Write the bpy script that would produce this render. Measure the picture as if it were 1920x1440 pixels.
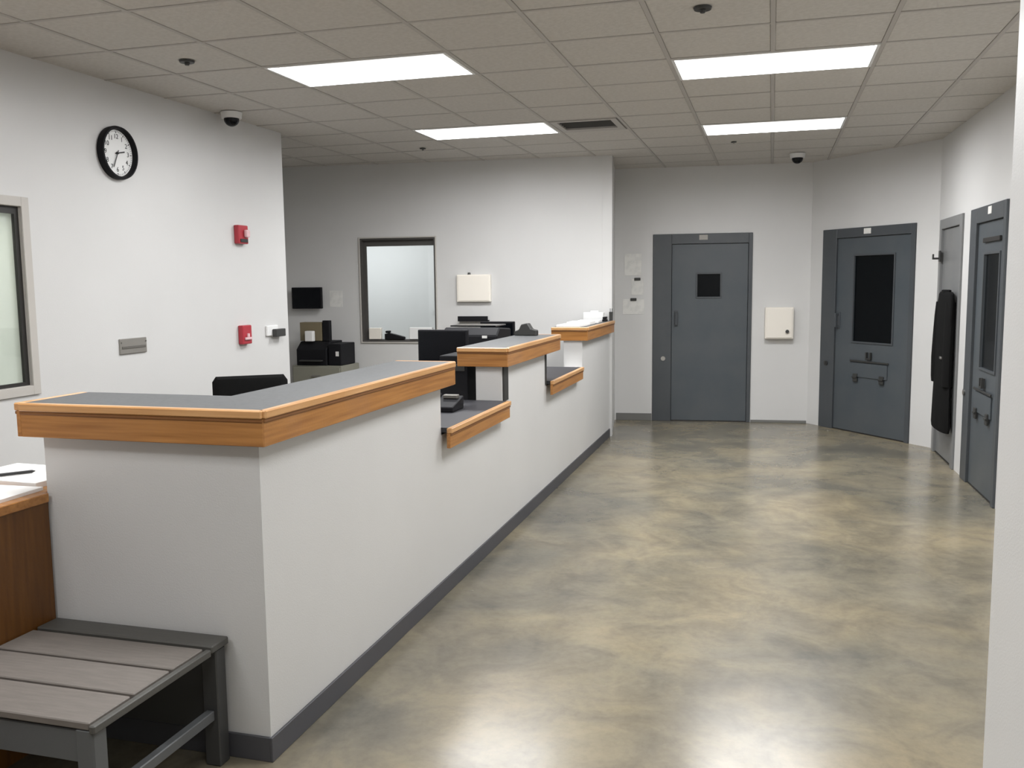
import bpy, bmesh, math, random
from mathutils import Matrix, Vector
R = random.Random(7)
for o in list(bpy.data.objects): bpy.data.objects.remove(o)
sc = bpy.context.scene
COL = sc.collection

# ------------------------------------------------------------------ camera
cam_d = bpy.data.cameras.new('camera'); cam = bpy.data.objects.new('camera', cam_d); COL.objects.link(cam)
cam_d.sensor_fit = 'HORIZONTAL'; cam_d.sensor_width = 36; cam_d.lens = 1697.9 / 1920 * 36; cam_d.clip_start = .05
r_, u_, f_ = Vector((.9617, .2740, -.0110)), Vector((-.0198, .1096, .9938)), Vector((-.2735, .9555, -.1108))
M = Matrix((r_, u_, -f_)).transposed().to_4x4(); M.translation = Vector((0, 0, 1.6276))
cam.matrix_world = M
sc.camera = cam

# ------------------------------------------------------------------ world, exposure
w = bpy.data.worlds.new('world'); sc.world = w; w.use_nodes = True
w.node_tree.nodes['Background'].inputs[0].default_value = (.6, .65, .7, 1)
w.node_tree.nodes['Background'].inputs[1].default_value = .02
vs = sc.view_settings
vs.view_transform = 'Standard'; vs.look = 'None'; vs.gamma = 1; vs.use_curve_mapping = False
vs.exposure = 0.0
LAMP_W = 46; LAMP_SPREAD = 176; LAMP_COL = (.975, .985, 1); DIFFUSER = 1.0

# ------------------------------------------------------------------ materials
def mat(name, col, rough=.5, metal=0, col2=None, scale=8, stretch=None, bump=0, bscale=60, spec=.5, emit=0, coat=0, detail=3, lo=.35, hi=.65, alpha=None, trans=0):
    m = bpy.data.materials.new(name); m.use_nodes = True
    nt = m.node_tree; n = nt.nodes; b = n['Principled BSDF']
    b.inputs['Base Color'].default_value = (*col, 1); b.inputs['Roughness'].default_value = rough
    b.inputs['Metallic'].default_value = metal; b.inputs['Specular IOR Level'].default_value = spec
    b.inputs['Coat Weight'].default_value = coat; b.inputs['Transmission Weight'].default_value = trans
    if emit:
        b.inputs['Emission Color'].default_value = (*col, 1); b.inputs['Emission Strength'].default_value = emit
    tc = n.new('ShaderNodeTexCoord')
    if col2:
        mp = n.new('ShaderNodeMapping'); nt.links.new(tc.outputs['Object'], mp.inputs[0])
        if stretch: mp.inputs['Scale'].default_value = stretch
        ns = n.new('ShaderNodeTexNoise'); ns.inputs['Scale'].default_value = scale; ns.inputs['Detail'].default_value = detail
        nt.links.new(mp.outputs[0], ns.inputs['Vector'])
        rp = n.new('ShaderNodeValToRGB'); rp.color_ramp.elements[0].position = lo; rp.color_ramp.elements[1].position = hi
        rp.color_ramp.elements[0].color = (*col, 1); rp.color_ramp.elements[1].color = (*col2, 1)
        nt.links.new(ns.outputs['Fac'], rp.inputs[0]); nt.links.new(rp.outputs[0], b.inputs['Base Color'])
    if bump:
        nb = n.new('ShaderNodeTexNoise'); nb.inputs['Scale'].default_value = bscale; nb.inputs['Detail'].default_value = 2
        nt.links.new(tc.outputs['Object'], nb.inputs['Vector'])
        bp = n.new('ShaderNodeBump'); bp.inputs['Strength'].default_value = bump; bp.inputs['Distance'].default_value = .004
        nt.links.new(nb.outputs['Fac'], bp.inputs['Height']); nt.links.new(bp.outputs[0], b.inputs['Normal'])
    return m

def floor_mat():
    m = bpy.data.materials.new('polished_concrete'); m.use_nodes = True
    nt = m.node_tree; n = nt.nodes; L = nt.links.new; b = n['Principled BSDF']
    tc = n.new('ShaderNodeTexCoord')
    def noise(scale, detail, dist=0, rough=.5, off=0):
        mp = n.new('ShaderNodeMapping'); mp.inputs['Location'].default_value = (off, off * .7, 0)
        L(tc.outputs['Object'], mp.inputs[0])
        x = n.new('ShaderNodeTexNoise'); x.inputs['Scale'].default_value = scale; x.inputs['Detail'].default_value = detail
        x.inputs['Distortion'].default_value = dist; x.inputs['Roughness'].default_value = rough
        L(mp.outputs[0], x.inputs['Vector']); return x.outputs['Fac']
    def ramp(src, stops):
        r = n.new('ShaderNodeValToRGB'); r.color_ramp.interpolation = 'B_SPLINE'; e = r.color_ramp.elements
        while len(e) < len(stops): e.new(.5)
        for k, (p, c) in enumerate(stops): e[k].position = p; e[k].color = (*c, 1)
        L(src, r.inputs[0]); return r.outputs[0]
    def mix(kind, fac, a, c):
        x = n.new('ShaderNodeMix'); x.data_type = 'RGBA'; x.blend_type = kind
        if isinstance(fac, float): x.inputs['Factor'].default_value = fac
        else: L(fac, x.inputs['Factor'])
        L(a, x.inputs['A']); L(c, x.inputs['B']); return x.outputs['Result']
    base = ramp(noise(.9, 4, .6, .55, 3.1), [(.28, (.17, .16, .132)), (.5, (.27, .238, .172)), (.74, (.375, .305, .19))])
    mott = ramp(noise(3.2, 6, .9, .62, 9), [(.30, (.66, .67, .70)), (.50, (.93, .93, .93)), (.70, (1.12, 1.09, 1.0))])
    c = mix('MULTIPLY', 1.0, base, mott)
    fine = ramp(noise(26, 4, .2, .7), [(.35, (.88, .88, .88)), (.62, (1.05, 1.05, 1.05))])
    c = mix('MULTIPLY', 1.0, c, fine)
    st = ramp(noise(1.5, 6, .5, .62, 21.0), [(.40, (1, 1, 1)), (.72, (.50, .52, .56))])
    c = mix('MULTIPLY', 1.0, c, st)
    L(c, b.inputs['Base Color'])
    rr = ramp(noise(2.2, 3, .5, .5, 5), [(.1, (.18,) * 3), (.9, (.32,) * 3)])
    L(rr, b.inputs['Roughness'])
    b.inputs['Specular IOR Level'].default_value = .6
    bp = n.new('ShaderNodeBump'); bp.inputs['Strength'].default_value = .10; bp.inputs['Distance'].default_value = .003
    L(noise(9, 3), bp.inputs['Height']); L(bp.outputs[0], b.inputs['Normal'])
    return m

PAINT = mat('white_wall_paint', (.625, .62, .61), .42, col2=(.645, .64, .63), scale=1.5, bump=.12, bscale=160)
BASE = mat('dark_vinyl_baseboard', (.070, .070, .078), .5, bump=.05)
BASE2 = mat('grey_vinyl_baseboard', (.16, .16, .15), .5)
TILE = mat('ceiling_tile', (.55, .525, .49), .9, col2=(.60, .575, .54), scale=40, bump=.5, bscale=90)
BAR = mat('ceiling_grid_paint', (.46, .435, .41), .6)
FLOOR = floor_mat()
DOORP = mat('grey_door_paint', (.066, .078, .088), .4, col2=(.078, .088, .096), scale=3, bump=.08, bscale=120)
FRAMEP = mat('door_frame_paint', (.058, .065, .072), .42, col2=(.068, .074, .08), scale=3)
LIGHTDOOR = mat('grey_door_paint_sheen', (.17, .175, .175), .35, col2=(.19, .19, .19), scale=3)  # oblique reflection on the door is put in as a lighter grey
DGLASS = mat('dark_security_glass', (.002, .003, .004), .2, spec=.2)
WOOD = mat('oak_trim', (.47, .215, .058), .36, col2=(.31, .125, .030), scale=7, stretch=(.35, 6, 9), bump=.1, bscale=90, coat=.2, lo=.3, hi=.7)
WOODN = mat('oak_nosing_highlight', (.66, .37, .16), .30, col2=(.50, .25, .09), scale=7, stretch=(.35, 6, 9), bump=.08, coat=.2, lo=.3, hi=.7)  # lighter oak: the highlight along the top edge is put into the colour
WOODG = mat('oak_groove', (.20, .08, .02), .5)
WOODD = mat('brown_oak_panel', (.16, .062, .009), .45, col2=(.10, .036, .005), scale=6, stretch=(5, 7, .5), bump=.1, lo=.3, hi=.7)
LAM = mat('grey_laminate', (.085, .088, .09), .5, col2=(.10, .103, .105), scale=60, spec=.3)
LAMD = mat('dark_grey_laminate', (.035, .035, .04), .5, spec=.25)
BLACK = mat('black_plastic', (.007, .007, .009), .62, spec=.22)
BLACKS = mat('black_screen', (.003, .004, .006), .2, spec=.25)
FABRIC = mat('black_fabric', (.006, .006, .006), .9, spec=.15, bump=.4, bscale=220)
CREAM = mat('cream_metal', (.86, .81, .73), .45)
WHITE = mat('white_plastic', (.80, .80, .79), .4)
PAPER = mat('white_paper', (.86, .85, .83), .8)
PAPERG = mat('pale_paper', (.76, .75, .72), .8, col2=(.68, .675, .65), scale=14, lo=.45, hi=.6)
RED = mat('red_plastic', (.40, .03, .045), .35)
CHROME = mat('brushed_steel', (.50, .49, .47), .35, metal=1)
STEELD = mat('dark_steel', (.05, .05, .048), .45, metal=.3)
PLATE = mat('aged_metal_plate', (.30, .285, .26), .45, metal=.4)
PLATED = mat('dark_metal_band', (.17, .16, .145), .45, metal=.4)
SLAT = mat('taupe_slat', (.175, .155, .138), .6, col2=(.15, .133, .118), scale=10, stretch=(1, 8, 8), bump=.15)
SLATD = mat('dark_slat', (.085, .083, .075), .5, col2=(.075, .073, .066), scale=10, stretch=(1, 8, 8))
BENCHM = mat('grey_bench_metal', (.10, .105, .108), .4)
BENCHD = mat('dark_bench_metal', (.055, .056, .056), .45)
WFRAME = mat('taupe_window_frame', (.50, .475, .44), .45)
WFRAMED = mat('dark_frame_and_shade', (.075, .07, .065), .45)  # dark frame colour that also carries the shade inside the window reveal
GASKET = mat('black_gasket', (.02, .018, .016), .5)
BEIGE = mat('beige_cabinet', (.24, .235, .19), .5)
KHAKI = mat('khaki_cardboard', (.20, .165, .10), .8)
BLIND = mat('pale_blind', (.78, .80, .76), .7)
LENS = mat('light_diffuser', (1, .985, .96), .4, emit=DIFFUSER)
CLEAR = bpy.data.materials.new('window_glass'); CLEAR.use_nodes = True
nt = CLEAR.node_tree; nt.nodes.clear()
_o = nt.nodes.new('ShaderNodeOutputMaterial'); _m = nt.nodes.new('ShaderNodeMixShader'); _t = nt.nodes.new('ShaderNodeBsdfTransparent'); _g = nt.nodes.new('ShaderNodeBsdfGlossy'); _m.inputs[0].default_value = .07
_t.inputs[0].default_value = (.95, .965, .965, 1); _g.inputs['Roughness'].default_value = .03
nt.links.new(_t.outputs[0], _m.inputs[1]); nt.links.new(_g.outputs[0], _m.inputs[2]); nt.links.new(_m.outputs[0], _o.inputs[0])
_b = BLIND.node_tree; _tr = _b.nodes.new('ShaderNodeBsdfTranslucent'); _tr.inputs[0].default_value = (.80, .81, .74, 1)
_mx = _b.nodes.new('ShaderNodeMixShader'); _mx.inputs[0].default_value = .5
_b.links.new(_b.nodes['Principled BSDF'].outputs[0], _mx.inputs[1]); _b.links.new(_tr.outputs[0], _mx.inputs[2]); _b.links.new(_mx.outputs[0], _b.nodes['Material Output'].inputs[0])
LENSC = mat('clear_strobe_lens', (.75, .5, .52), .15)
INK = mat('black_ink', (.02, .02, .02), .6)
OFFICE = mat('pale_room_paint', (.74, .76, .765), .6)

# ------------------------------------------------------------------ mesh helpers
class MB:
    def __init__(s): s.bm = bmesh.new()
    def box(s, x0, x1, y0, y1, z0, z1, bev=0, mtx=None):
        t = bmesh.new(); bmesh.ops.create_cube(t, size=1)
        for v in t.verts:
            v.co = Vector(((x0 + x1) / 2 + v.co.x * (x1 - x0), (y0 + y1) / 2 + v.co.y * (y1 - y0), (z0 + z1) / 2 + v.co.z * (z1 - z0)))
        if bev: bmesh.ops.bevel(t, geom=t.edges[:], offset=bev, segments=2 if bev > .004 else 1, affect='EDGES', profile=.5)
        s._add(t, mtx); return s
    def cyl(s, p0, p1, r0, r1=None, n=20, bev=0):
        p0, p1 = Vector(p0), Vector(p1); d = p1 - p0; r1 = r0 if r1 is None else r1
        t = bmesh.new(); bmesh.ops.create_cone(t, cap_ends=True, segments=n, radius1=r0, radius2=r1, depth=d.length)
        q = Vector((0, 0, 1)).rotation_difference(d.normalized())
        s._add(t, Matrix.Translation((p0 + p1) / 2) @ q.to_matrix().to_4x4()); return s
    def sph(s, c, r, sc_=(1, 1, 1), n=16):
        t = bmesh.new(); bmesh.ops.create_uvsphere(t, u_segments=n, v_segments=n // 2, radius=r)
        s._add(t, Matrix.Translation(c) @ Matrix.Diagonal((*sc_, 1))); return s
    def prism(s, pts, axis, a, b, bev=0):
        """closed 2-D outline extruded along an axis; axis 'z': pts are (x, y)"""
        t = bmesh.new()
        def P(u, v, k): return {'z': (u, v, k), 'y': (u, k, v), 'x': (k, u, v)}[axis]
        A = [t.verts.new(P(u, v, a)) for u, v in pts]; B = [t.verts.new(P(u, v, b)) for u, v in pts]
        t.faces.new(A); t.faces.new(B[::-1])
        for i in range(len(pts)): t.faces.new((A[i], B[i], B[(i + 1) % len(pts)], A[(i + 1) % len(pts)]))
        bmesh.ops.recalc_face_normals(t, faces=t.faces[:])
        if bev: bmesh.ops.bevel(t, geom=t.edges[:], offset=bev, segments=1, affect='EDGES')
        s._add(t, None); return s
    def loft(s, rings, cap=True):
        t = bmesh.new(); V = [[t.verts.new(p) for p in r] for r in rings]; n = len(rings[0])
        for a, b in zip(V, V[1:]):
            for i in range(n): t.faces.new((a[i], a[(i + 1) % n], b[(i + 1) % n], b[i]))
        if cap: t.faces.new(V[0][::-1]); t.faces.new(V[-1])
        bmesh.ops.recalc_face_normals(t, faces=t.faces[:]); s._add(t, None); return s
    def _add(s, t, mtx):
        if mtx is not None: t.transform(mtx)
        me = bpy.data.meshes.new('t'); t.to_mesh(me); t.free(); s.bm.from_mesh(me); bpy.data.meshes.remove(me)
    def build(s, name, m, parent=None, smooth=False, loc=None):
        me = bpy.data.meshes.new(name); s.bm.to_mesh(me); s.bm.free(); me.materials.append(m)
        if smooth:
            me.polygons.foreach_set('use_smooth', [True] * len(me.polygons))
            if hasattr(me, 'set_sharp_from_angle'): me.set_sharp_from_angle(angle=math.radians(35))
        o = bpy.data.objects.new(name, me); COL.objects.link(o)
        if parent: o.parent = parent
        if loc is not None: o.location = loc
        return o

def empty(name, loc=(0, 0, 0), rz=0):
    o = bpy.data.objects.new(name, None); COL.objects.link(o); o.location = loc; o.rotation_euler = (0, 0, rz)
    o.empty_display_size = .1; return o
def tag(o, label, cat, group=None):
    o['label'] = label; o['category'] = cat
    if group: o['group'] = group
    return o
def struct(o): o['kind'] = 'structure'; return o
def thing(name, label, cat, loc=(0, 0, 0), rz=0, group=None): return tag(empty(name, loc, rz), label, cat, group)
def B(*a, **k): return MB().box(*a, **k)

class Frame:
    """local frame on a wall: x runs to the right as seen from the room, y runs into the wall, z up"""
    def __init__(s, x, y, ang): s.o = (x, y); s.a = ang
    def pt(s, lx, ly=0, z=0): return (s.o[0] + math.cos(s.a) * lx - math.sin(s.a) * ly, s.o[1] + math.sin(s.a) * lx + math.cos(s.a) * ly, z)

H = 2.9155; TOPZ = 3.02
def wall(name, fr, x0, x1, th, holes=(), z1=TOPZ, m=PAINT, parent=None):
    xs = sorted({x0, x1, *[h[0] for h in holes], *[h[1] for h in holes]}); zs = sorted({0, z1, *[h[2] for h in holes], *[h[3] for h in holes]})
    bm = bmesh.new()
    solid = {}
    for i in range(len(xs) - 1):
        for j in range(len(zs) - 1):
            cx, cz = (xs[i] + xs[i + 1]) / 2, (zs[j] + zs[j + 1]) / 2
            solid[i, j] = not any(h[0] < cx < h[1] and h[2] < cz < h[3] for h in holes)
    q = lambda *p: bm.faces.new([bm.verts.new(v) for v in p])
    for (i, j), s in solid.items():
        if not s: continue
        a, b, c, d = xs[i], xs[i + 1], zs[j], zs[j + 1]
        q((a, 0, c), (b, 0, c), (b, 0, d), (a, 0, d)); q((a, th, c), (a, th, d), (b, th, d), (b, th, c))
        if not solid.get((i - 1, j)): q((a, 0, c), (a, 0, d), (a, th, d), (a, th, c))
        if not solid.get((i + 1, j)): q((b, 0, c), (b, th, c), (b, th, d), (b, 0, d))
        if not solid.get((i, j - 1)): q((a, 0, c), (a, th, c), (b, th, c), (b, 0, c))
        if not solid.get((i, j + 1)): q((a, 0, d), (b, 0, d), (b, th, d), (a, th, d))
    bmesh.ops.remove_doubles(bm, verts=bm.verts[:], dist=1e-5)
    me = bpy.data.meshes.new(name); bm.to_mesh(me); bm.free(); me.materials.append(m)
    o = bpy.data.objects.new(name, me); COL.objects.link(o); o.location = fr.pt(0); o.rotation_euler = (0, 0, fr.a)
    if parent: o.parent = parent
    else: struct(o)
    return o

PI = math.pi
XC, YR, XL = -1.6224, 2.612, -4.0433
FL = Frame(XL, 0, PI / 2)                       # left wall, local x = world Y
FB = Frame(-1.5539, 9.4147, .0858)              # back wall
FE = Frame(0, 10.717, .0875)                    # end wall
C2, C3 = (.418, 10.7536), (1.5074, 9.408)
FW2 = Frame(C2[0], C2[1], math.atan2(C3[1] - C2[1], C3[0] - C2[0]))
FW3 = Frame(C3[0], C3[1], -PI / 2 + .0192)
FC = Frame(XC, YR, PI / 2)                      # counter face, local x = Y - YR

# ------------------------------------------------------------------ floor, walls
f = struct(B(-6, 2.6, -1.8, 11.2, -.1, 0).build('floor', FLOOR))
wall('wall_left', FL, -1.6, 7.0621, .15, [(3.15, 4.185, 1.075, 2.085)])
wall('wall_back', FB, -4.45, -.045, .13, [(-2.80, -1.94, .995, 2.13)])
wall('wall_passage', Frame(*FB.pt(-.045)[:2], PI / 2 + .14), .002, 1.3, .1)
wall('wall_end', FE, -1.95, .455, .12, [(-1.329, -.212, 0, 2.165)])
wall('wall_angled', FW2, 0, 1.7314, .12, [(.20, 1.47, 0, 2.165)])
wall('wall_right', FW3, 0, 7.2, .12, [(.125, 1.06, 0, 2.165), (1.365, 2.43, 0, 2.165)])
wall('wall_near', Frame(.536, 2.4, -PI / 2), 0, 4.0, .12)
wall('wall_return', Frame(.656, 2.4, 0), 0, 1.2, .12)
wall('wall_rear', Frame(.6, -1.6, PI), 0, 4.7, .12)
wall('wall_alcove', Frame(-5.8, 6.9, PI / 2), 0, 2.25, .12)
wall('wall_divider', Frame(-4.19, 6.912, PI), 0, 1.65, .12)

def baseboard(name, fr, x0, x1, h, m):
    o = B(x0, x1, -.008, 0, .0, h, bev=.002).build(name, m); o.location = fr.pt(0); o.rotation_euler = (0, 0, fr.a); return struct(o)
baseboard('baseboard_end', FE, -1.75, -1.335, .085, BASE2)
baseboard('baseboard_end', FE, -.206, .41, .03, BASE2)

# ------------------------------------------------------------------ ceiling: slab, tiles, bars, troffers
ceil = struct(B(-6, 2.6, -1.8, 11.2, H + .10, H + .16).build('ceiling', PAINT))
MOD = .585; GX, GY = -.604, 5.52
def cell(k, j): return GX + k * MOD, GY + j * MOD
skip = set()
lights = [(-4, -1), (-4, 3), (-4, -5), (-4, -9), (0, 0), (0, 4), (0, -4), (-1, -8)]
for k, j in lights: skip |= {(k, j), (k + 1, j)}
VENT = (-2, 3); skip.add(VENT)
def inside(x, y):
    if x > 2.2: return False
    if x < -5.9: return False
    # beyond the angled wall
    nx, ny = .777, .629
    return (x - C2[0]) * nx + (y - C2[1]) * ny < .42 and y < 10.95 + .1 * x
tm = None
for k in range(-9, 4):
    for j in range(-12, 10):
        x, y = cell(k, j)
        if (k, j) in skip or not inside(x + MOD / 2, y + MOD / 2): continue
        if x > .6 and y + MOD < 2.3: continue
        if tm is None:
            o = MB().box(-.28, .28, -.28, .28, .0035, .022, bev=.003).build('ceiling_tile', TILE, ceil); tm = o.data
        else:
            o = bpy.data.objects.new('ceiling_tile', tm); COL.objects.link(o); o.parent = ceil
        o.location = (x + MOD / 2, y + MOD / 2, H + R.uniform(-.001, .001))
occ = {(k, j) for k, j in lights} 
for k in range(-9, 5):
    x = GX + k * MOD
    jmax = {2: 8, 3: 7, 4: 6}.get(k, 9)
    run = None
    for j in range(-12, jmax + 2):
        blocked = (k - 1, j) in occ or j > jmax
        if not blocked and run is None: run = j
        if blocked and run is not None:
            if j > run: B(x - .012, x + .012, GY + run * MOD, GY + j * MOD, H, H + .03, bev=.001).build('grid_runner', BAR, ceil)
            run = None
for j in range(-12, 10):
    y = GY + j * MOD
    x1 = 1.6 if y < 9.2 else 1.0 if y < 10 else .5
    B(-5.8, x1, y - .011, y + .011, H + .001, H + .028, bev=.001).build('grid_cross_bar', BAR, ceil)

LABL = {(-4, -1): 'recessed fluorescent ceiling light nearest above the reception counter', (-4, 3): 'recessed ceiling light beside the slotted air vent, near the back wall',
        (0, 0): 'recessed ceiling light largest over the open floor, on the right', (0, 4): 'recessed ceiling light farthest on the right, in front of the grey doors',
        (-4, -5): 'recessed ceiling light out of frame above the slatted bench', (-4, -9): 'recessed ceiling light out of frame behind the viewer on the left',
        (0, -4): 'recessed ceiling light out of frame overhead on the right', (-1, -8): 'recessed ceiling light out of frame behind the viewer by the near wall'}
POWER = {(0, 0): 1.25, (0, 4): 1.5, (-4, 3): 1.3, (-4, -1): 1.0, (-4, -5): .9, (-4, -9): .65, (0, -4): .95, (-1, -8): .5}   # output set per fixture to balance brightness across the room
def troffer(k, j):
    x, y = cell(k, j); X0, X1, Y0, Y1 = x + .012, x + 2 * MOD - .012, y + .012, y + MOD - .012
    t = thing('ceiling_light', LABL[k, j], 'ceiling light', ((X0 + X1) / 2, (Y0 + Y1) / 2, H), 0, 'recessed ceiling lights')
    a, b = (X1 - X0) / 2, (Y1 - Y0) / 2
    m_ = MB(); e = .018
    m_.box(-a, a, -b, -b + e, -.002, .05).box(-a, a, b - e, b, -.002, .05).box(-a, -a + e, -b + e, b - e, -.002, .05).box(a - e, a, -b + e, b - e, -.002, .05)
    m_.build('frame', WHITE, t)
    B(-a + e, a - e, -b + e, b - e, .034, .042).build('diffuser', LENS, t)
    ld = bpy.data.lights.new('lamp', 'AREA'); ld.shape = 'RECTANGLE'; ld.size = 2 * a - .04; ld.size_y = 2 * b - .04
    ld.energy = LAMP_W * POWER[k, j]; ld.spread = math.radians(LAMP_SPREAD); ld.color = LAMP_COL
    lo = bpy.data.objects.new('lamp', ld); COL.objects.link(lo); lo.parent = t; lo.location = (0, 0, .030)
for k, j in lights: troffer(k, j)

x, y = cell(*VENT)
v = thing('air_vent', 'dark slotted air vent in the ceiling beside the back light', 'air vent', (x + MOD / 2, y + MOD / 2, H))
m_ = MB(); a = .27
m_.box(-a, a, -a, -a + .05, -.004, .02).box(-a, a, a - .12, a, -.004, .02).box(-a, -a + .05, -a + .05, a - .12, -.004, .02).box(a - .05, a, -a + .05, a - .12, -.004, .02)
m_.build('vent_frame', BAR, v)
B(-a, a, -a, a, .05, .06).build('backing', GASKET, v)
for i in range(5):
    MB().box(-a + .05, a - .05, -.012, .012, -.002, .001, mtx=Matrix.Translation((0, -.19 + i * .075, .014)) @ Matrix.Rotation(math.radians(-38), 4, 'X')).build('slat', STEELD, v)

# ------------------------------------------------------------------ doors
def door(n, fr, x0, x1, mleaf, jl, jr, head, win=None, slot=False, pull=None, lockx=None, knob=None, hatch=None, hz=2.165, plate=True, flip=False):
    d = struct(empty('door_%d' % n, fr.pt(x0), fr.a)); W = x1 - x0; g = .002
    m_ = MB()
    m_.box(g, jl, -.018, .12, 0, hz - g, bev=.003).box(W - jr, W - g, -.018, .12, 0, hz - g, bev=.003).box(jl, W - jr, -.018, .12, hz - head, hz - g, bev=.003)
    m_.build('door_frame', FRAMEP if mleaf is DOORP else LIGHTDOOR, d)
    lx0, lx1, lz0, lz1 = jl + .004, W - jr - .004, .012, hz - head - .004
    # leaf, cut for the window
    hs = [(win[0] - x0, win[1] - x0, win[2], win[3])] if win else []
    xs = sorted({lx0, lx1, *[q for h in hs for q in h[:2]]}); zs = sorted({lz0, lz1, *[q for h in hs for q in h[2:]]})
    m_ = MB()
    if not hs: m_.box(lx0, lx1, .004, .05, lz0, lz1, bev=.003)
    else:
        a, b, c, e = hs[0]
        m_.box(lx0, a, .004, .05, lz0, lz1).box(b, lx1, .004, .05, lz0, lz1).box(a, b, .004, .05, lz0, c).box(a, b, .004, .05, e, lz1)
    leaf = m_.build('door_leaf', mleaf, d)
    if hs:
        m_ = MB(); t = .018
        m_.box(a - t, b + t, -.006, .006, c - t, c, bev=.002).box(a - t, b + t, -.006, .006, e, e + t, bev=.002).box(a - t, a, -.006, .006, c, e, bev=.002).box(b, b + t, -.006, .006, c, e, bev=.002)
        m_.build('window_frame', FRAMEP, leaf)
        B(a, b, .014, .024, c, e).build('window_pane', DGLASS, leaf)
    if slot:
        B(win[0] - x0 - .02, win[1] - x0 + .02, -.014, .004, win[3] + .09, win[3] + .125, bev=.003).build('shutter_rail', GASKET, leaf)
    if pull:
        px, pz = pull[0] - x0, pull[1]
        MB().box(px - .02, px + .02, -.006, .004, pz - .09, pz + .09, bev=.002).box(px - .009, px + .009, -.05, -.038, pz - .075, pz + .075, bev=.003).box(px - .009, px + .009, -.04, -.004, pz + .055, pz + .075).box(px - .009, px + .009, -.04, -.004, pz - .075, pz - .055).build('pull_handle', FRAMEP, leaf)
    if lockx:
        MB().cyl((lockx[0] - x0, -.030, lockx[1]), (lockx[0] - x0, -.016, lockx[1]), .026, .022).box(lockx[0] - x0 - .004, lockx[0] - x0 + .004, -.034, -.028, lockx[1] - .012, lockx[1] + .012).build('lock_cylinder', lockx[2], d, True)
    if hatch:
        hx0, hx1, hz0, hz1 = hatch[0] - x0, hatch[1] - x0, hatch[2], hatch[3]; cx = (hx0 + hx1) / 2
        h = B(hx0, hx1, -.008, .004, hz0, hz1, bev=.003).build('food_hatch', DOORP, leaf)
        B(hx0 - .02, hx1 + .02, -.018, -.006, hz1 + .01, hz1 + .028, bev=.003).build('hatch_rail', STEELD, leaf)
        for q in (hx0 + (hx1 - hx0) * .13, hx1 - (hx1 - hx0) * .13):
            MB().box(q - .03, q + .03, -.022, -.006, hz0 - .05, hz0 + .035, bev=.004).cyl((q - .03, -.022, hz0 - .005), (q + .03, -.022, hz0 - .005), .009, n=10).build('hatch_hinge', STEELD, leaf)
        U = MB().box(cx - .035, cx - .02, -.03, -.002, hz1 + .055, hz1 + .12, bev=.002).box(cx + .02, cx + .035, -.03, -.002, hz1 + .055, hz1 + .12, bev=.002).box(cx - .035, cx + .035, -.03, -.002, hz1 + .045, hz1 + .06, bev=.002)
        U.build('hatch_latch', STEELD, leaf)
    if plate:
        cx = plate - x0
        B(cx - .048, cx + .048, -.022, -.016, hz - .072, hz - .016, bev=.001).build('number_plate', PAPERG if n != 1 else PLATE, d)
    if knob:
        kx, kz = knob[0] - x0, knob[1]
        MB().cyl((kx, -.012, kz), (kx, .004, kz), .03).cyl((kx, -.105, kz), (kx, -.01, kz), .011).box(kx - .055, kx + .012, -.118, -.102, kz - .011, kz + .011, bev=.004).build('lever_handle', CHROME, leaf, True)
    B(jl, W - jr, .0, .11, 0, .010).build('threshold', GASKET, d)
    B(jl, W - jr, .075, .085, 0, hz - head).build('dark_backing', GASKET, d)
    return d
door(1, FE, -1.329, -.212, DOORP, .215, .045, .115, win=(-.822, -.568, 1.447, 1.705), pull=(-1.06, 1.20), lockx=(-1.205, .735, CHROME), plate=-.76)
door(2, FW2, .20, 1.47, DOORP, .21, .055, .10, win=(.665, 1.20, .975, 1.87), pull=(.455, 1.19), lockx=(.305, .715, STEELD), hatch=(.67, 1.16, .60, .75), plate=.85)
door(3, FW3, .125, 1.06, LIGHTDOOR, .08, .10, .09, knob=(.93, .946), plate=False)
door(4, FW3, 1.365, 2.43, DOORP, .20, .07, .12, win=(1.80, 2.24, .95, 1.80), slot=True, lockx=(1.42, .71, CHROME), hatch=(1.72, 2.2, .60, .76), plate=1.98)

# ------------------------------------------------------------------ windows
def window(n, fr, x0, x1, z0, z1, th, mf, mg, out=.05, t=.028, s=.03, q=.08, kl=.012, kr=.012, kt=.012, kb=.012):
    wdw = struct(empty('window_%d' % n, fr.pt(x0), fr.a)); W = x1 - x0; g = .001
    m_ = MB()
    for a, b, c, d in ((-out, t, z0 - out, z1 + out), (W - t, W + out, z0 - out, z1 + out)): m_.box(a, b, -.014, -g, c, d, bev=.002)
    m_.box(t, W - t, -.014, -g, z0 - out, z0 + t, bev=.002).box(t, W - t, -.014, -g, z1 - t, z1 + out, bev=.002)
    m_.build('window_frame', mf, wdw)
    m_ = MB()
    m_.box(g, s, 0, th, z0 + g, z1 - g).box(W - s, W - g, 0, th, z0 + g, z1 - g).box(s, W - s, 0, th, z0 + g, z0 + s).box(s, W - s, 0, th, z1 - s, z1 - g)
    m_.build('window_reveal', WFRAMED if n == 2 else mf, wdw)
    m_ = MB()
    m_.box(s, s + kl, q, q + .02, z0 + s, z1 - s).box(W - s - kr, W - s, q, q + .02, z0 + s, z1 - s).box(s + kl, W - s - kr, q, q + .02, z0 + s, z0 + s + kb).box(s + kl, W - s - kr, q, q + .02, z1 - s - kt, z1 - s)
    m_.build('gasket', mg, wdw)
    B(s + .002, W - s - .002, q + .006, q + .012, z0 + s + .002, z1 - s - .002).build('window_pane', CLEAR, wdw)
    return wdw
w1 = window(1, FL, 3.15, 4.185, 1.075, 2.085, .15, WFRAME, GASKET, .05, t=.003, s=.004, q=.012, kl=.03, kr=.03, kt=.04, kb=.02)
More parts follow.
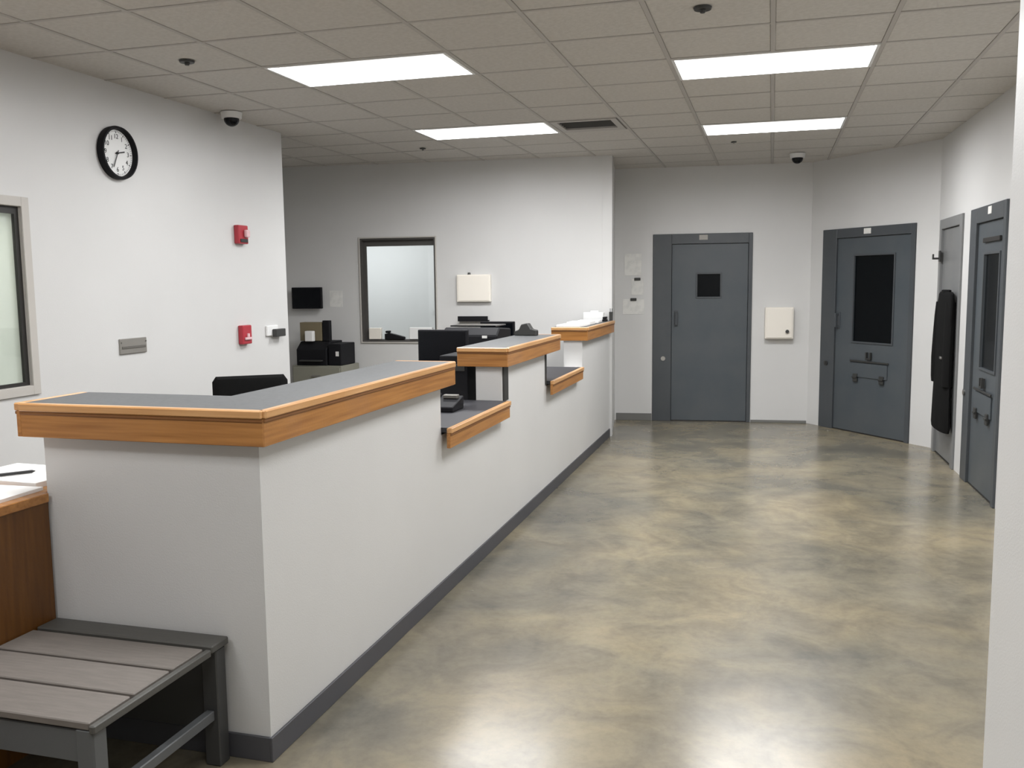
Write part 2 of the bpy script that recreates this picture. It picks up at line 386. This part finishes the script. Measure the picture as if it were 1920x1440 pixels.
m_ = B(.008, 1.027, .045, .050, 1.085, 2.075).build('roller_blind', BLIND, w1)
w2 = window(2, FB, -2.80, -1.94, .995, 2.13, .13, WFRAME, WFRAMED, .010, t=.004, s=.022, q=.05, kl=.035, kr=.012, kt=.065, kb=.008)  # wide dark top and left bars paint in the shade of the deep reveal
# lit room behind window 2: shell with its own ceiling lamp
def office(name, fr, x0, x1, y0, y1, watts):
    e_ = struct(empty(name, fr.pt(0), fr.a)); m_ = MB(); h = 2.6
    m_.box(x0, x1, y1, y1 + .05, 0, h).box(x0 - .05, x0, y0, y1, 0, h).box(x1, x1 + .05, y0, y1, 0, h).box(x0, x1, y0, y1, h, h + .05)
    m_.build('office_wall', OFFICE, e_)
    ld = bpy.data.lights.new('lamp', 'AREA'); ld.shape = 'RECTANGLE'; ld.size = 1.8; ld.size_y = .8; ld.energy = watts
    lo = bpy.data.objects.new('office_lamp', ld); COL.objects.link(lo); lo.parent = e_; lo.location = ((x0 + x1) / 2, (y0 + y1) / 2, h - .03)
office('wall_office', FB, -6.2, -.7, .14, 2.2, 42)
office('wall_office', FL, 2.4, 4.9, .16, 1.3, 45)

# ------------------------------------------------------------------ reception counter
G1, G2 = (4.33, 5.43), (6.60, 7.97); ZT = 1.228; TH = .17; ZL = .893
rc = thing('reception_counter', 'long white painted reception counter wall with two lowered openings', 'counter', (XC, YR, 0))
def lc(o): o.location = (0, 0, 0); return o
m_ = MB(); y0 = -YR
# front run with two notches and the return, as one outline per piece
front = [(0, 0), (9.385 - YR, 0), (9.385 - YR, ZT - .03), (G2[1] - YR, ZT - .03), (G2[1] - YR, ZL - .04), (G2[0] - YR, ZL - .04), (G2[0] - YR, ZT - .03), (G1[1] - YR, ZT - .03), (G1[1] - YR, ZL - .04), (G1[0] - YR, ZL - .04), (G1[0] - YR, ZT - .03), (0, ZT - .03)]
MB().prism(front, 'x', -TH, 0).box(-.868, -TH, 0, TH, 0, ZT - .03).build('wall_panel', PAINT, rc)
B(-.0, .010, -.01, 9.385 - YR, 0, .088, bev=.002).build('baseboard', BASE, rc)
B(-.868, 0, -.010, 0, 0, .088, bev=.002).build('baseboard', BASE, rc)
# dark steel strip beside the first opening
B(0, .012, G1[1] - YR + .02, G1[1] - YR + .115, ZL - .01, 1.105, bev=.002).build('steel_strip', STEELD, rc)
B(0, .008, G2[0] - YR - .035, G2[0] - YR - .002, ZL - .03, 1.105, bev=.002).build('steel_strip', STEELD, rc)

def edge(parent, p0, p1, zt, hgt=.12, name='wood_edge'):
    """oak nosing over a fascia, running from p0 to p1 (x, y relative to parent); room is on the right-hand side"""
    p0, p1 = Vector(p0), Vector(p1); d = p1 - p0; L = d.length; an = math.atan2(d.y, d.x)
    e = B(0, L, -.012, .018, -.028, 0, bev=.004).build('nosing', WOODN, parent)
    fz = B(.0, L, -.002, .018, -hgt, -.028, bev=.002).build('fascia', WOOD, parent)
    bd = B(.0, L, -.007, .0, -.040, -.029, bev=.002).build('bead', WOODG, parent)
    for q in (e, fz, bd): q.location = (p0.x, p0.y, zt); q.rotation_euler = (0, 0, an)

def countertop(label, y_a, y_b, L=False, ends=(True, True)):
    X0, X1 = -1.90, -1.587
    t = thing('countertop', label, 'countertop', (XC, y_a, 0)); ox, oy = XC, y_a
    if L:
        pts = [(-2.53 - ox, 2.575 - oy), (X1 - ox, 2.575 - oy), (X1 - ox, y_b - oy), (X0 - ox, y_b - oy), (X0 - ox, 2.89 - oy), (-2.53 - ox, 2.89 - oy)]
    else:
        pts = [(X0 - ox, 0), (X1 - ox, 0), (X1 - ox, y_b - oy), (X0 - ox, y_b - oy)]
    MB().prism(pts, 'z', ZT - .026, ZT - .001).build('laminate_surface', LAM, t)
    if L:
        edge(t, (-2.53 - ox, 2.575 - oy - .018), (X1 + .018 - ox, 2.575 - oy - .018), ZT)
        edge(t, (X1 + .018 - ox, 2.575 - oy - .018), (X1 + .018 - ox, y_b - oy), ZT)
        edge(t, (-2.548 - ox, 2.89 - oy), (-2.548 - ox, 2.575 - .018 - oy), ZT)
    else:
        edge(t, (X0 - ox, -.018), (X1 + .018 - ox, -.018), ZT)
        edge(t, (X1 + .018 - ox, -.018), (X1 + .018 - ox, y_b - oy), ZT)
    edge(t, (X1 + .018 - ox, y_b - oy + .018), (X0 - ox, y_b - oy + .018), ZT) if ends[1] else None
    return t
countertop('long L-shaped grey countertop with oak edge on the near end of counter', 2.575, 4.395, True)
countertop('middle grey countertop with oak edge between the two openings', 5.405, 6.84)
countertop('far grey countertop with oak edge ending at the back wall corner', 7.96, 9.365, ends=(True, False))
def ledge(label, ya, yb):
    t = thing('service_ledge', label, 'shelf', (XC, ya, 0)); ox = XC
    X0, X1 = -2.02, -1.585
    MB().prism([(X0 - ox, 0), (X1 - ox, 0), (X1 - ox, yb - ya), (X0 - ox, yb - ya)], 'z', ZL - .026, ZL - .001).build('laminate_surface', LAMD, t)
    edge(t, (X1 + .018 - ox, -.02), (X1 + .018 - ox, yb - ya), ZL, .105)
    edge(t, (-1.625 - ox + .0, -.02), (X1 + .018 - ox, -.02), ZL, .105) if ya < 0 else None
    return t
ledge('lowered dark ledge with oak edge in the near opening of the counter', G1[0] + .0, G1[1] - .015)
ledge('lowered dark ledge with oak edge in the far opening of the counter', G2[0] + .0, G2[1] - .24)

# staff worktop behind the counter
t = thing('staff_desk', 'low staff worktop behind the far part of the counter', 'desk', (-2.4, 5.5, 0))
B(0, .565, 0, 3.6, .73, .76, bev=.003).build('worktop', LAM, t)
for yy in (.03, 1.8, 3.53): B(.02, .54, yy, yy + .03, 0, .73).build('side_panel', BEIGE, t)

# ------------------------------------------------------------------ bench
t = thing('slatted_bench', 'low taupe slatted bench with dark metal legs beside the counter end', 'bench', (-2.475, 1.957, 0))
W, D, Z = .715, .642, .435
def bslat(a, b, m, nm='slat'): return B(.002, W - .026, a, b, Z - .022, Z, bev=.003).build(nm, m, t)
bslat(.004, .176, SLAT); bslat(.190, .356, SLAT); bslat(.370, .530, SLAT)
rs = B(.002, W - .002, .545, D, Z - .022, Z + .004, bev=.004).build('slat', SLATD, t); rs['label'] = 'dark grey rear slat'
B(W - .024, W - .004, .0, .544, Z - .030, Z - .006, bev=.003).build('side_rail', SLATD, t)
B(0, W - .07, .012, .034, Z - .125, Z - .03, bev=.003).build('front_apron', BENCHM, t)
B(0, W - .07, D - .034, D - .012, .11, Z - .03, bev=.003).build('shade_panel', BENCHD, t)  # added dark panel in place of the shaded wall under the bench
B(W - .03, W - .012, .05, D - .05, Z - .115, Z - .03, bev=.003).build('side_apron', BENCHD, t) if False else None
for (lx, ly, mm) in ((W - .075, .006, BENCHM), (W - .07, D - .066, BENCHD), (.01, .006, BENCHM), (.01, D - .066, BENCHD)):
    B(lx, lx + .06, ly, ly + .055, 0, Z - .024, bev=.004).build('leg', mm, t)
B(W - .055, W - .025, .06, D - .066, .165, .20, bev=.003).build('stretcher', BENCHM, t)

# ------------------------------------------------------------------ side cabinet with papers
t = thing('wooden_cabinet', 'brown wooden cabinet at the left edge behind the slatted bench', 'cabinet', (-3.55, 1.5, 0))
MB().box(0, 1.070, 0, 1.10, .0, .865).box(0, 1.045, 1.10, 1.42, 0, .865).build('body', WOODD, t)
MB().prism([(-.01, -.02), (1.078, -.02), (1.078, 1.10), (1.052, 1.10), (1.052, 1.45), (-.01, 1.45)], 'z', .866, .90, bev=.003).build('cabinet_top', WOOD, t)
def paper(label, x0, x1, y0, y1, z, th, rz, group=None, m=PAPER):
    o = B(-(x1 - x0) / 2, (x1 - x0) / 2, -(y1 - y0) / 2, (y1 - y0) / 2, 0, th).build('paper_stack', m); o.location = ((x0 + x1) / 2, (y0 + y1) / 2, z); o.rotation_euler = (0, 0, rz)
    return tag(o, label, 'paper', group)
paper('white papers spread on cabinet corner next to the counter end', -2.84, -2.515, 2.30, 2.62, .9005, .012, .05)
paper('white paper pile farther back on the brown cabinet', -2.95, -2.56, 2.65, 2.93, .9005, .02, -.05)
paper('loose white sheet on near edge of the brown cabinet', -2.80, -2.52, 1.95, 2.27, .9005, .006, -.03)
o = MB().cyl((-.06, 0, 0), (.06, 0, 0), .006, n=10).cyl((.06, 0, 0), (.072, 0, 0), .006, .001, n=10).build('pen', INK); o.location = (-2.76, 2.74, .928); o.rotation_euler = (0, 0, .9)
tag(o, 'dark pen lying on the farther paper pile', 'pen')

# ------------------------------------------------------------------ wall things, left wall
def on(fr, name, label, cat, lx, z, group=None): return thing(name, label, cat, fr.pt(lx, 0, z), fr.a, group)
c = on(FL, 'wall_clock', 'round black-rimmed wall clock with white face high on left wall', 'clock', 4.985, 2.478)
n = 48; rings = []
for (r, y) in ((.165, -.001), (.168, -.03), (.163, -.046), (.152, -.048), (.146, -.036), (.146, -.012)):
    rings.append([(r * math.cos(2 * PI * i / n), y, r * math.sin(2 * PI * i / n)) for i in range(n)])
MB().loft(rings, cap=False).build('rim', BLACK, c, True)
MB().cyl((0, -.014, 0), (0, -.010, 0), .1465, n=48).build('clock_face', WHITE, c)
m_ = MB()
for i in range(60):
    a = 2 * PI * i / 60; big = i % 5 == 0
    m_.box(-.0025 if big else -.001, .0025 if big else .001, -.0155, -.0138, .124 if big else .131, .138, mtx=Matrix.Rotation(a, 4, 'Y'))
m_.build('minute_marks', INK, c)
dg = bpy.context.evaluated_depsgraph_get()
for i in range(1, 13):
    cu = bpy.data.curves.new('n', 'FONT'); cu.body = str(i); cu.size = .042; cu.align_x = 'CENTER'; cu.align_y = 'CENTER'; cu.extrude = .0006
    to = bpy.data.objects.new('n', cu); COL.objects.link(to); bpy.context.view_layer.update()
    me = bpy.data.meshes.new_from_object(to.evaluated_get(bpy.context.evaluated_depsgraph_get())); bpy.data.objects.remove(to)
    me.materials.clear(); me.materials.append(INK)
    a = 2 * PI * i / 12; o = bpy.data.objects.new('numeral', me); COL.objects.link(o); o.parent = c
    o.location = (.103 * math.sin(a), -.0148, .103 * math.cos(a)); o.rotation_euler = (PI / 2, 0, 0)
def hand(nm, ang, L, wd, y): MB().box(-wd, wd, y - .0015, y, -.02, L, mtx=Matrix.Rotation(math.radians(ang), 4, 'Y')).build(nm, INK, c)
hand('hour_hand', 78, .070, .004, -.018); hand('minute_hand', 205, .10, .003, -.021)
MB().cyl((0, -.025, 0), (0, -.014, 0), .008).build('hub', INK, c, True)
n = 0

s = on(FL, 'fire_alarm_strobe', 'red fire alarm strobe with clear lens, upper one on left wall', 'fire alarm', 6.352, 1.957)
B(-.068, .068, -.045, 0, 0, .145, bev=.008).build('housing', RED, s)
B(.0, .052, -.075, -.045, .05, .11, bev=.010).build('lens', LENSC, s)
B(-.05, .05, -.052, -.045, .012, .038, bev=.002).build('horn_grille', INK, s)
s = on(FL, 'fire_pull_station', 'red fire alarm pull station, lower one on left wall', 'fire alarm', 6.347, 1.168)
B(-.065, .065, -.045, 0, 0, .15, bev=.008).build('housing', RED, s)
MB().box(-.045, .045, -.060, -.045, .035, .055, bev=.003).box(-.012, .012, -.060, -.045, .055, .085, bev=.003).build('pull_handle', LENSC, s)
s = on(FL, 'wall_keypad', 'small white wall keypad with dark display near left wall corner', 'keypad', 6.80, 1.18)
B(-.115, .06, -.02, 0, .03, .115, bev=.004).build('housing', WHITE, s)
B(-.04, .115, -.06, -.02, .02, .085, bev=.006).build('display', STEELD, s)
s = on(FL, 'wall_plate', 'small grey metal plate with dark band on left wall below clock', 'wall plate', 5.045, 1.195)
B(-.13, .13, -.012, 0, 0, .10, bev=.003).build('plate', PLATE, s)
B(-.115, .115, -.016, -.012, .035, .05, bev=.001).build('band', PLATED, s)
for q in (-.12, .12): MB().cyl((q, -.016, .075), (q, -.012, .075), .005, n=8).build('screw', PLATED, s)

# ------------------------------------------------------------------ end wall things
s = on(FE, 'electrical_box', 'cream metal box with dark knob on wall between two grey doors', 'wall box', .085, .968)
B(-.155, .155, -.09, 0, 0, .355, bev=.008).build('housing', CREAM, s)
B(-.14, .14, -.098, -.09, .012, .34, bev=.003).build('box_door', CREAM, s)
MB().cyl((.085, -.12, .085), (.085, -.098, .085), .020, .017).build('knob', STEELD, s, True)
GN = 'sheets posted left of the first grey door'
for (nm, lab, lx0, lx1, z0, z1) in (('posted_notice', 'uppermost pale sheet posted left of the small-window door', -1.655, -1.46, 1.70, 1.95), ('posted_notice', 'middle pale sheet with dark clip left of the small-window door', -1.575, -1.435, 1.475, 1.66), ('posted_notice', 'lowest pale sheet with dark clip left of the small-window door', -1.675, -1.425, 1.25, 1.425)):
    s = on(FE, nm, lab, 'notice', (lx0 + lx1) / 2, z0, GN); h = (lx1 - lx0) / 2
    B(-h, h, -.004, 0, 0, z1 - z0, bev=.001).build('sheet', PAPERG, s)
    if 'clip' in lab: B(-.035, .035, -.016, -.004, z1 - z0 - .02, z1 - z0 + .012, bev=.003).build('clip', STEELD, s)

# ------------------------------------------------------------------ back wall things
s = on(FB, 'wall_panel_box', 'cream shallow box hanging on the back wall right of window', 'wall box', -1.515, 1.432)
B(-.185, .185, -.05, 0, 0, .29, bev=.006).build('housing', CREAM, s)
B(-.17, .17, -.056, -.05, .012, .278, bev=.002).build('box_door', CREAM, s)
MB().cyl((-.05, -.03, .29), (-.05, -.03, .312), .018, .014).build('hook', STEELD, s, True)
s = on(FB, 'black_wall_tray', 'slim black tray on back wall below the cream box', 'tray', -1.52, 1.225)
B(-.165, .165, -.09, 0, 0, .012, bev=.002).build('tray', BLACK, s); B(-.165, .165, -.09, -.08, .012, .055, bev=.002).build('front_lip', BLACK, s)
s = on(FB, 'wall_television', 'small black screen mounted on the dim back wall corner', 'television', -3.40, 1.37)
B(-.175, .175, -.09, -.05, 0, .235, bev=.006).build('housing', BLACK, s); B(-.16, .16, -.092, -.09, .015, .22).build('screen', BLACKS, s)
B(-.05, .05, -.05, 0, .08, .16).build('bracket', STEELD, s)
s = B(-.075, .075, -.003, 0, 0, .18).build('posted_sheet', PAPERG); s.location = FB.pt(-3.09, 0, 1.385); s.rotation_euler = (0, 0, FB.a); tag(s, 'pale sheet on the back wall right of the black screen', 'notice')

t = thing('file_cabinet', 'low beige cabinet against the back wall under the black printer', 'cabinet', (-4.64, 8.66, 0))
B(-.29, .29, 0, .43, 0, .775, bev=.004).build('body', BEIGE, t)
for q in (.10, .33, .56): dr = B(-.275, .275, -.014, 0, q, q + .20, bev=.003).build('drawer', BEIGE, t); B(-.05, .05, -.03, -.014, q + .10, q + .115, bev=.002).build('handle', CHROME, dr)
t = thing('printer', 'black office printer on the beige cabinet in the dim corner', 'printer', (-4.63, 8.68, .776))
MB().prism([(0, 0), (.38, 0), (.38, .25), (.10, .25), (0, .17)], 'x', -.255, .10, bev=.006).build('body', BLACK, t)
B(.11, .26, .02, .36, 0, .23, bev=.008).build('side_tray', BLACK, t); B(-.20, .06, -.05, -.0, .045, .06, bev=.003).build('output_tray', STEELD, t)
B(.20, .235, .014, .02, .10, .15, bev=.001).build('button_panel', PAPERG, t)
for (nm, lab, x0, x1, y0, z0, h, m) in (('cardboard_box', 'khaki cardboard box on top of the black printer', -4.90, -4.64, 8.80, 1.03, .20, KHAKI), ('paper_bundle', 'small white bundle in front of khaki box on the printer', -4.80, -4.71, 8.72, 1.03, .11, PAPER), ('desk_organizer', 'small black desk organizer at right end of the printer top', -4.63, -4.55, 8.80, 1.03, .22, BLACK)):
    o = B(-(x1 - x0) / 2, (x1 - x0) / 2, 0, .12 if 'box' in nm else .06, 0, h, bev=.004).build(nm, m); o.location = ((x0 + x1) / 2, y0, z0); tag(o, lab, nm.split('_')[-1])
# things on the sill of window 2
def sill(nm, lab, cat, lx, hw, h, m, d=.05):
    o = B(-hw, hw, -d / 2, d / 2, 0, h, bev=.006).build(nm, m); o.location = FB.pt(lx, .035, 1.026); o.rotation_euler = (0, 0, FB.a); return tag(o, lab, cat)
sill('tissue_box', 'cream box at left end of the back window sill', 'box', -2.655, .07, .125, CREAM)
sill('paper_box', 'white box at right end of the back window sill', 'box', -2.13, .13, .13, WHITE)
s = thing('desk_phone', 'small black telephone on the sill of the back window', 'telephone', FB.pt(-2.43, .035, 1.026), FB.a)
MB().prism([(-.11, 0), (.11, 0), (.11, .025), (.0, .055), (-.07, .07), (-.11, .06)], 'y', -.035, .03, bev=.003).build('base', BLACK, s)
MB().box(-.10, -.055, -.04, .03, .07, .095, bev=.008).build('handset', BLACK, s)

# ------------------------------------------------------------------ office things behind the counter
def monitor(lab, x, y, z, wd, ht, rz=0, top=None, desk=.7605):
    t = thing('computer_monitor', lab, 'monitor', (x, y, desk), rz, 'computer monitors behind the counter')
    zz = z - desk
    B(-wd / 2, wd / 2, -.02, .02, zz, zz + ht, bev=.006).build('housing', BLACK, t)
    B(-wd / 2 + .014, wd / 2 - .014, -.022, -.02, zz + .02, zz + ht - .014).build('screen', BLACKS, t)
    B(-.03, .03, .02, .045, .012, zz + ht * .6, bev=.004).build('stand', BLACK, t)
    B(-.11, .11, -.07, .10, 0, .012, bev=.004).build('base', BLACK, t); return t
monitor('black computer monitor nearest, above end of the L-shaped countertop', -2.225, 6.02, 1.07, .37, .235)
monitor('wide black computer monitor in the middle behind the oak edge', -2.35, 6.75, 1.10, .40, .20, .15, desk=.7605) if False else None
t = thing('office_printer', 'wide black printer behind the counter between the two monitors', 'printer', (-2.27, 6.95, .7605), .0)
MB().prism([(-.2, 0), (.2, 0), (.2, .50), (-.12, .52), (-.2, .46)], 'x', -.24, .22, bev=.01).build('body', BLACK, t)
B(-.20, .18, -.1, .19, .525, .535, bev=.002).build('lid', BLACKS, t); B(.10, .14, -.206, -.2, .44, .46).build('button_panel', PAPERG, t)
m_ = monitor('black computer monitor farthest, above middle countertop, beside the white wall', -2.30, 7.6, 1.125, .31, .17)
t = thing('computer_tower', 'black computer tower seen through the near counter opening', 'computer', (-1.99, 5.56, .7605))
B(-.095, .10, 0, .30, 0, .40, bev=.006).build('case', BLACK, t)
B(-.08, .08, -.004, 0, .30, .345, bev=.001).build('drive_bay', STEELD, t)
t = thing('desk_telephone', 'black desk telephone on the near lowered ledge', 'telephone', (-1.83, 4.95, ZL), 0)
MB().prism([(-.10, 0), (.10, 0), (.10, .075), (-.10, .03)], 'x', -.085, .085, bev=.004).build('base', BLACK, t)
MB().box(-.085, -.045, -.085, .095, .065, .09, bev=.01).build('handset', BLACK, t)
B(-.02, .07, .03, .07, .062, .085, bev=.004).build('display', PLATED, t)
# things on the countertops
t = thing('tape_dispenser', 'dark tape dispenser at the far end of middle countertop', 'tape dispenser', (-1.80, 6.70, ZT), 1.45)
MB().prism([(-.09, 0), (.09, 0), (.09, .03), (.05, .045), (.03, .085), (-.02, .095), (-.05, .05), (-.09, .04)], 'x', -.03, .03, bev=.005).build('body', STEELD, t)
MB().cyl((-.02, .005, .06), (.02, .005, .06), .028).build('tape_roll', PAPERG, t, True)
GP = 'papers on the far countertop'
for i, (yy, lab, th) in enumerate(((8.15, 'white papers at near end of the far countertop', .018), (8.55, 'white papers in middle of the far countertop', .026), (8.95, 'white papers toward the back corner of the far countertop', .020))):
    paper(lab, -1.86, -1.64, yy - .15, yy + .15, ZT + .0005, th, .05 * (i - 1), GP)
t = thing('tissue_box', 'white box on far countertop against the back wall', 'box', (-1.755, 9.26, ZT + .0005)); B(-.11, .10, -.05, .05, 0, .09, bev=.006).build('carton', WHITE, t); B(-.04, .04, -.012, .012, .09, .105, bev=.002).build('tissue', PAPER, t)
o = MB().box(-.02, .02, -.05, .05, 0, .02, bev=.004).box(-.016, .016, -.05, .05, .022, .045, bev=.005).build('stapler', BLACK); o.location = (-1.635, 9.2, ZT + .0005); tag(o, 'small black stapler near the end of the far countertop', 'stapler')
t = thing('pen_cup', 'narrow dark pen cup at outer corner of the far countertop', 'pen cup', (-1.60, 9.36, ZT + .0005)); MB().cyl((0, 0, 0), (0, 0, .09), .018, .02, n=16).build('cup', STEELD, t, True)
for q in (-.006, .007): MB().cyl((q, 0, .04), (q * 1.5, .004, .125), .003, n=8).build('pen', INK, t)

# office chair whose back shows over the counter
t = thing('office_chair', 'black office chair with its back showing above the near countertop', 'chair', (-3.24, 5.15, 0), .60)
def pad(w_, h_, d_, rr=6):
    rings = []
    for (k, q) in ((-.5, .80), (-.42, .94), (-.2, 1), (.2, 1), (.42, .95), (.5, .82)):
        rings.append([( w_ / 2 * q * sx, d_ * k, h_ / 2 * q * sz) for sx, sz in ((-1, -.86), (-.9, -1), (.9, -1), (1, -.86), (1, .86), (.9, 1), (-.9, 1), (-1, .86))])
    return rings
bk = MB().loft(pad(.47, .50, .07)).build('backrest', FABRIC, t, True); bk.location = (0, .0, .80)
st = MB().loft(pad(.48, .48, .08)).build('seat', FABRIC, t, True); st.location = (0, .26, .47); st.rotation_euler = (PI / 2, 0, 0)
B(-.025, .025, -.06, -.035, .42, .80, bev=.004).build('back_bar', BLACK, t)
MB().cyl((0, .24, .10), (0, .24, .43), .025).build('column', STEELD, t, True)
for i in range(5):
    a = 2 * PI * i / 5
    lg = MB().box(0, .28, -.02, .02, .065, .095, bev=.004, mtx=Matrix.Translation((0, .24, 0)) @ Matrix.Rotation(a, 4, 'Z')).build('leg', BLACK, t)
    MB().cyl((.27 * math.cos(a) - .012 * math.sin(a), .24 + .27 * math.sin(a) + .012 * math.cos(a), .032), (.27 * math.cos(a) + .012 * math.sin(a), .24 + .27 * math.sin(a) - .012 * math.cos(a), .032), .031, n=16).build('caster', BLACK, lg, True)
for s_ in (-1, 1):
    MB().box(s_ * .25 - .02, s_ * .25 + .02, .10, .36, .64, .665, bev=.006).box(s_ * .25 - .012, s_ * .25 + .012, .2, .24, .44, .64).build('armrest', BLACK, t)

# ------------------------------------------------------------------ black garment on door 3
hk = on(FW3, 'coat_hook', 'small dark hook high on the pale grey door', 'hook', .22, 1.83)
MB().box(-.03, .03, -.032, -.02, -.05, .05, bev=.003).box(-.012, .012, -.085, -.03, -.03, -.012, bev=.003).box(-.012, .012, -.088, -.075, -.03, .02, bev=.003).build('hook', STEELD, hk)
co = on(FW3, 'hanging_coat', 'long black padded coat hanging against the pale grey door', 'coat', .72, .30)
def ell(z, cx, rx, cy, ry, n=20, ph=0, wv=.0):
    return [(cx + rx * (1 + wv * math.sin(5 * a + ph)) * math.cos(a), cy + ry * math.sin(a), z) for a in [2 * PI * i / n for i in range(n)]]
MB().loft([ell(z, cx, rx * .84, -.056, ry, 24, z * 4, .03) for z, cx, rx, ry in ((0, -.01, .37, .045), (.04, 0, .385, .052), (.3, 0, .36, .048), (.55, .01, .34, .045), (.75, .0, .345, .045), (.95, .01, .345, .045), (1.12, .02, .34, .042), (1.19, .03, .32, .036), (1.21, .03, .27, .025))]).build('coat_body', FABRIC, co, True)
for s_ in (-1, 1):
    MB().loft([ell(z, s_ * x, .07, y, .042, 14) for z, x, y in ((.40, .235, -.06), (.45, .24, -.064), (.62, .245, -.066), (.80, .235, -.062), (1.0, .22, -.056), (1.12, .20, -.05))]).build('sleeve', FABRIC, co, True)
MB().loft([ell(1.17, .03, .13, -.056, .035), ell(1.225, .03, .12, -.056, .032), ell(1.228, .03, .08, -.056, .022)]).build('collar', FABRIC, co, True)

# ------------------------------------------------------------------ ceiling fixtures
def sprinkler(lab, x, y, s_=1.0):
    s_ *= .8; t = thing('sprinkler_head', lab, 'sprinkler', (x, y, H - .001), 0, 'sprinkler heads on the ceiling')
    MB().cyl((0, 0, -.012 * s_), (0, 0, 0), .05 * s_, .055 * s_, n=24).build('escutcheon', STEELD, t, True)
    MB().cyl((0, 0, -.03 * s_), (0, 0, -.012), .014 * s_, .02 * s_, n=12).build('nozzle', STEELD, t, True)
sprinkler('dark sprinkler head on ceiling above the left wall clock', -3.254, 4.66)
sprinkler('dark sprinkler head at the top edge above the right ceiling light', -.34, 4.545)
sprinkler('small dark sprinkler head behind the farthest right ceiling light', -.365, 8.9, .6)
sprinkler('small dark sprinkler head on ceiling before the dim back wall', -3.23, 8.28, .7)
def dome(lab, x, y):
    t = thing('security_camera', lab, 'camera', (x, y, H - .001), 0, 'dome security cameras on the ceiling')
    MB().cyl((0, 0, -.045), (0, 0, 0), .072, .078, n=32).build('mount', WHITE, t, True)
    MB().sph((0, 0, -.05), .056, (1, 1, .95), 24).build('dome', BLACKS, t, True)
dome('black dome security camera with white mount, above left wall', -3.90, 6.10)
dome('black dome security camera with white mount, above the grey doors', .23, 9.93)
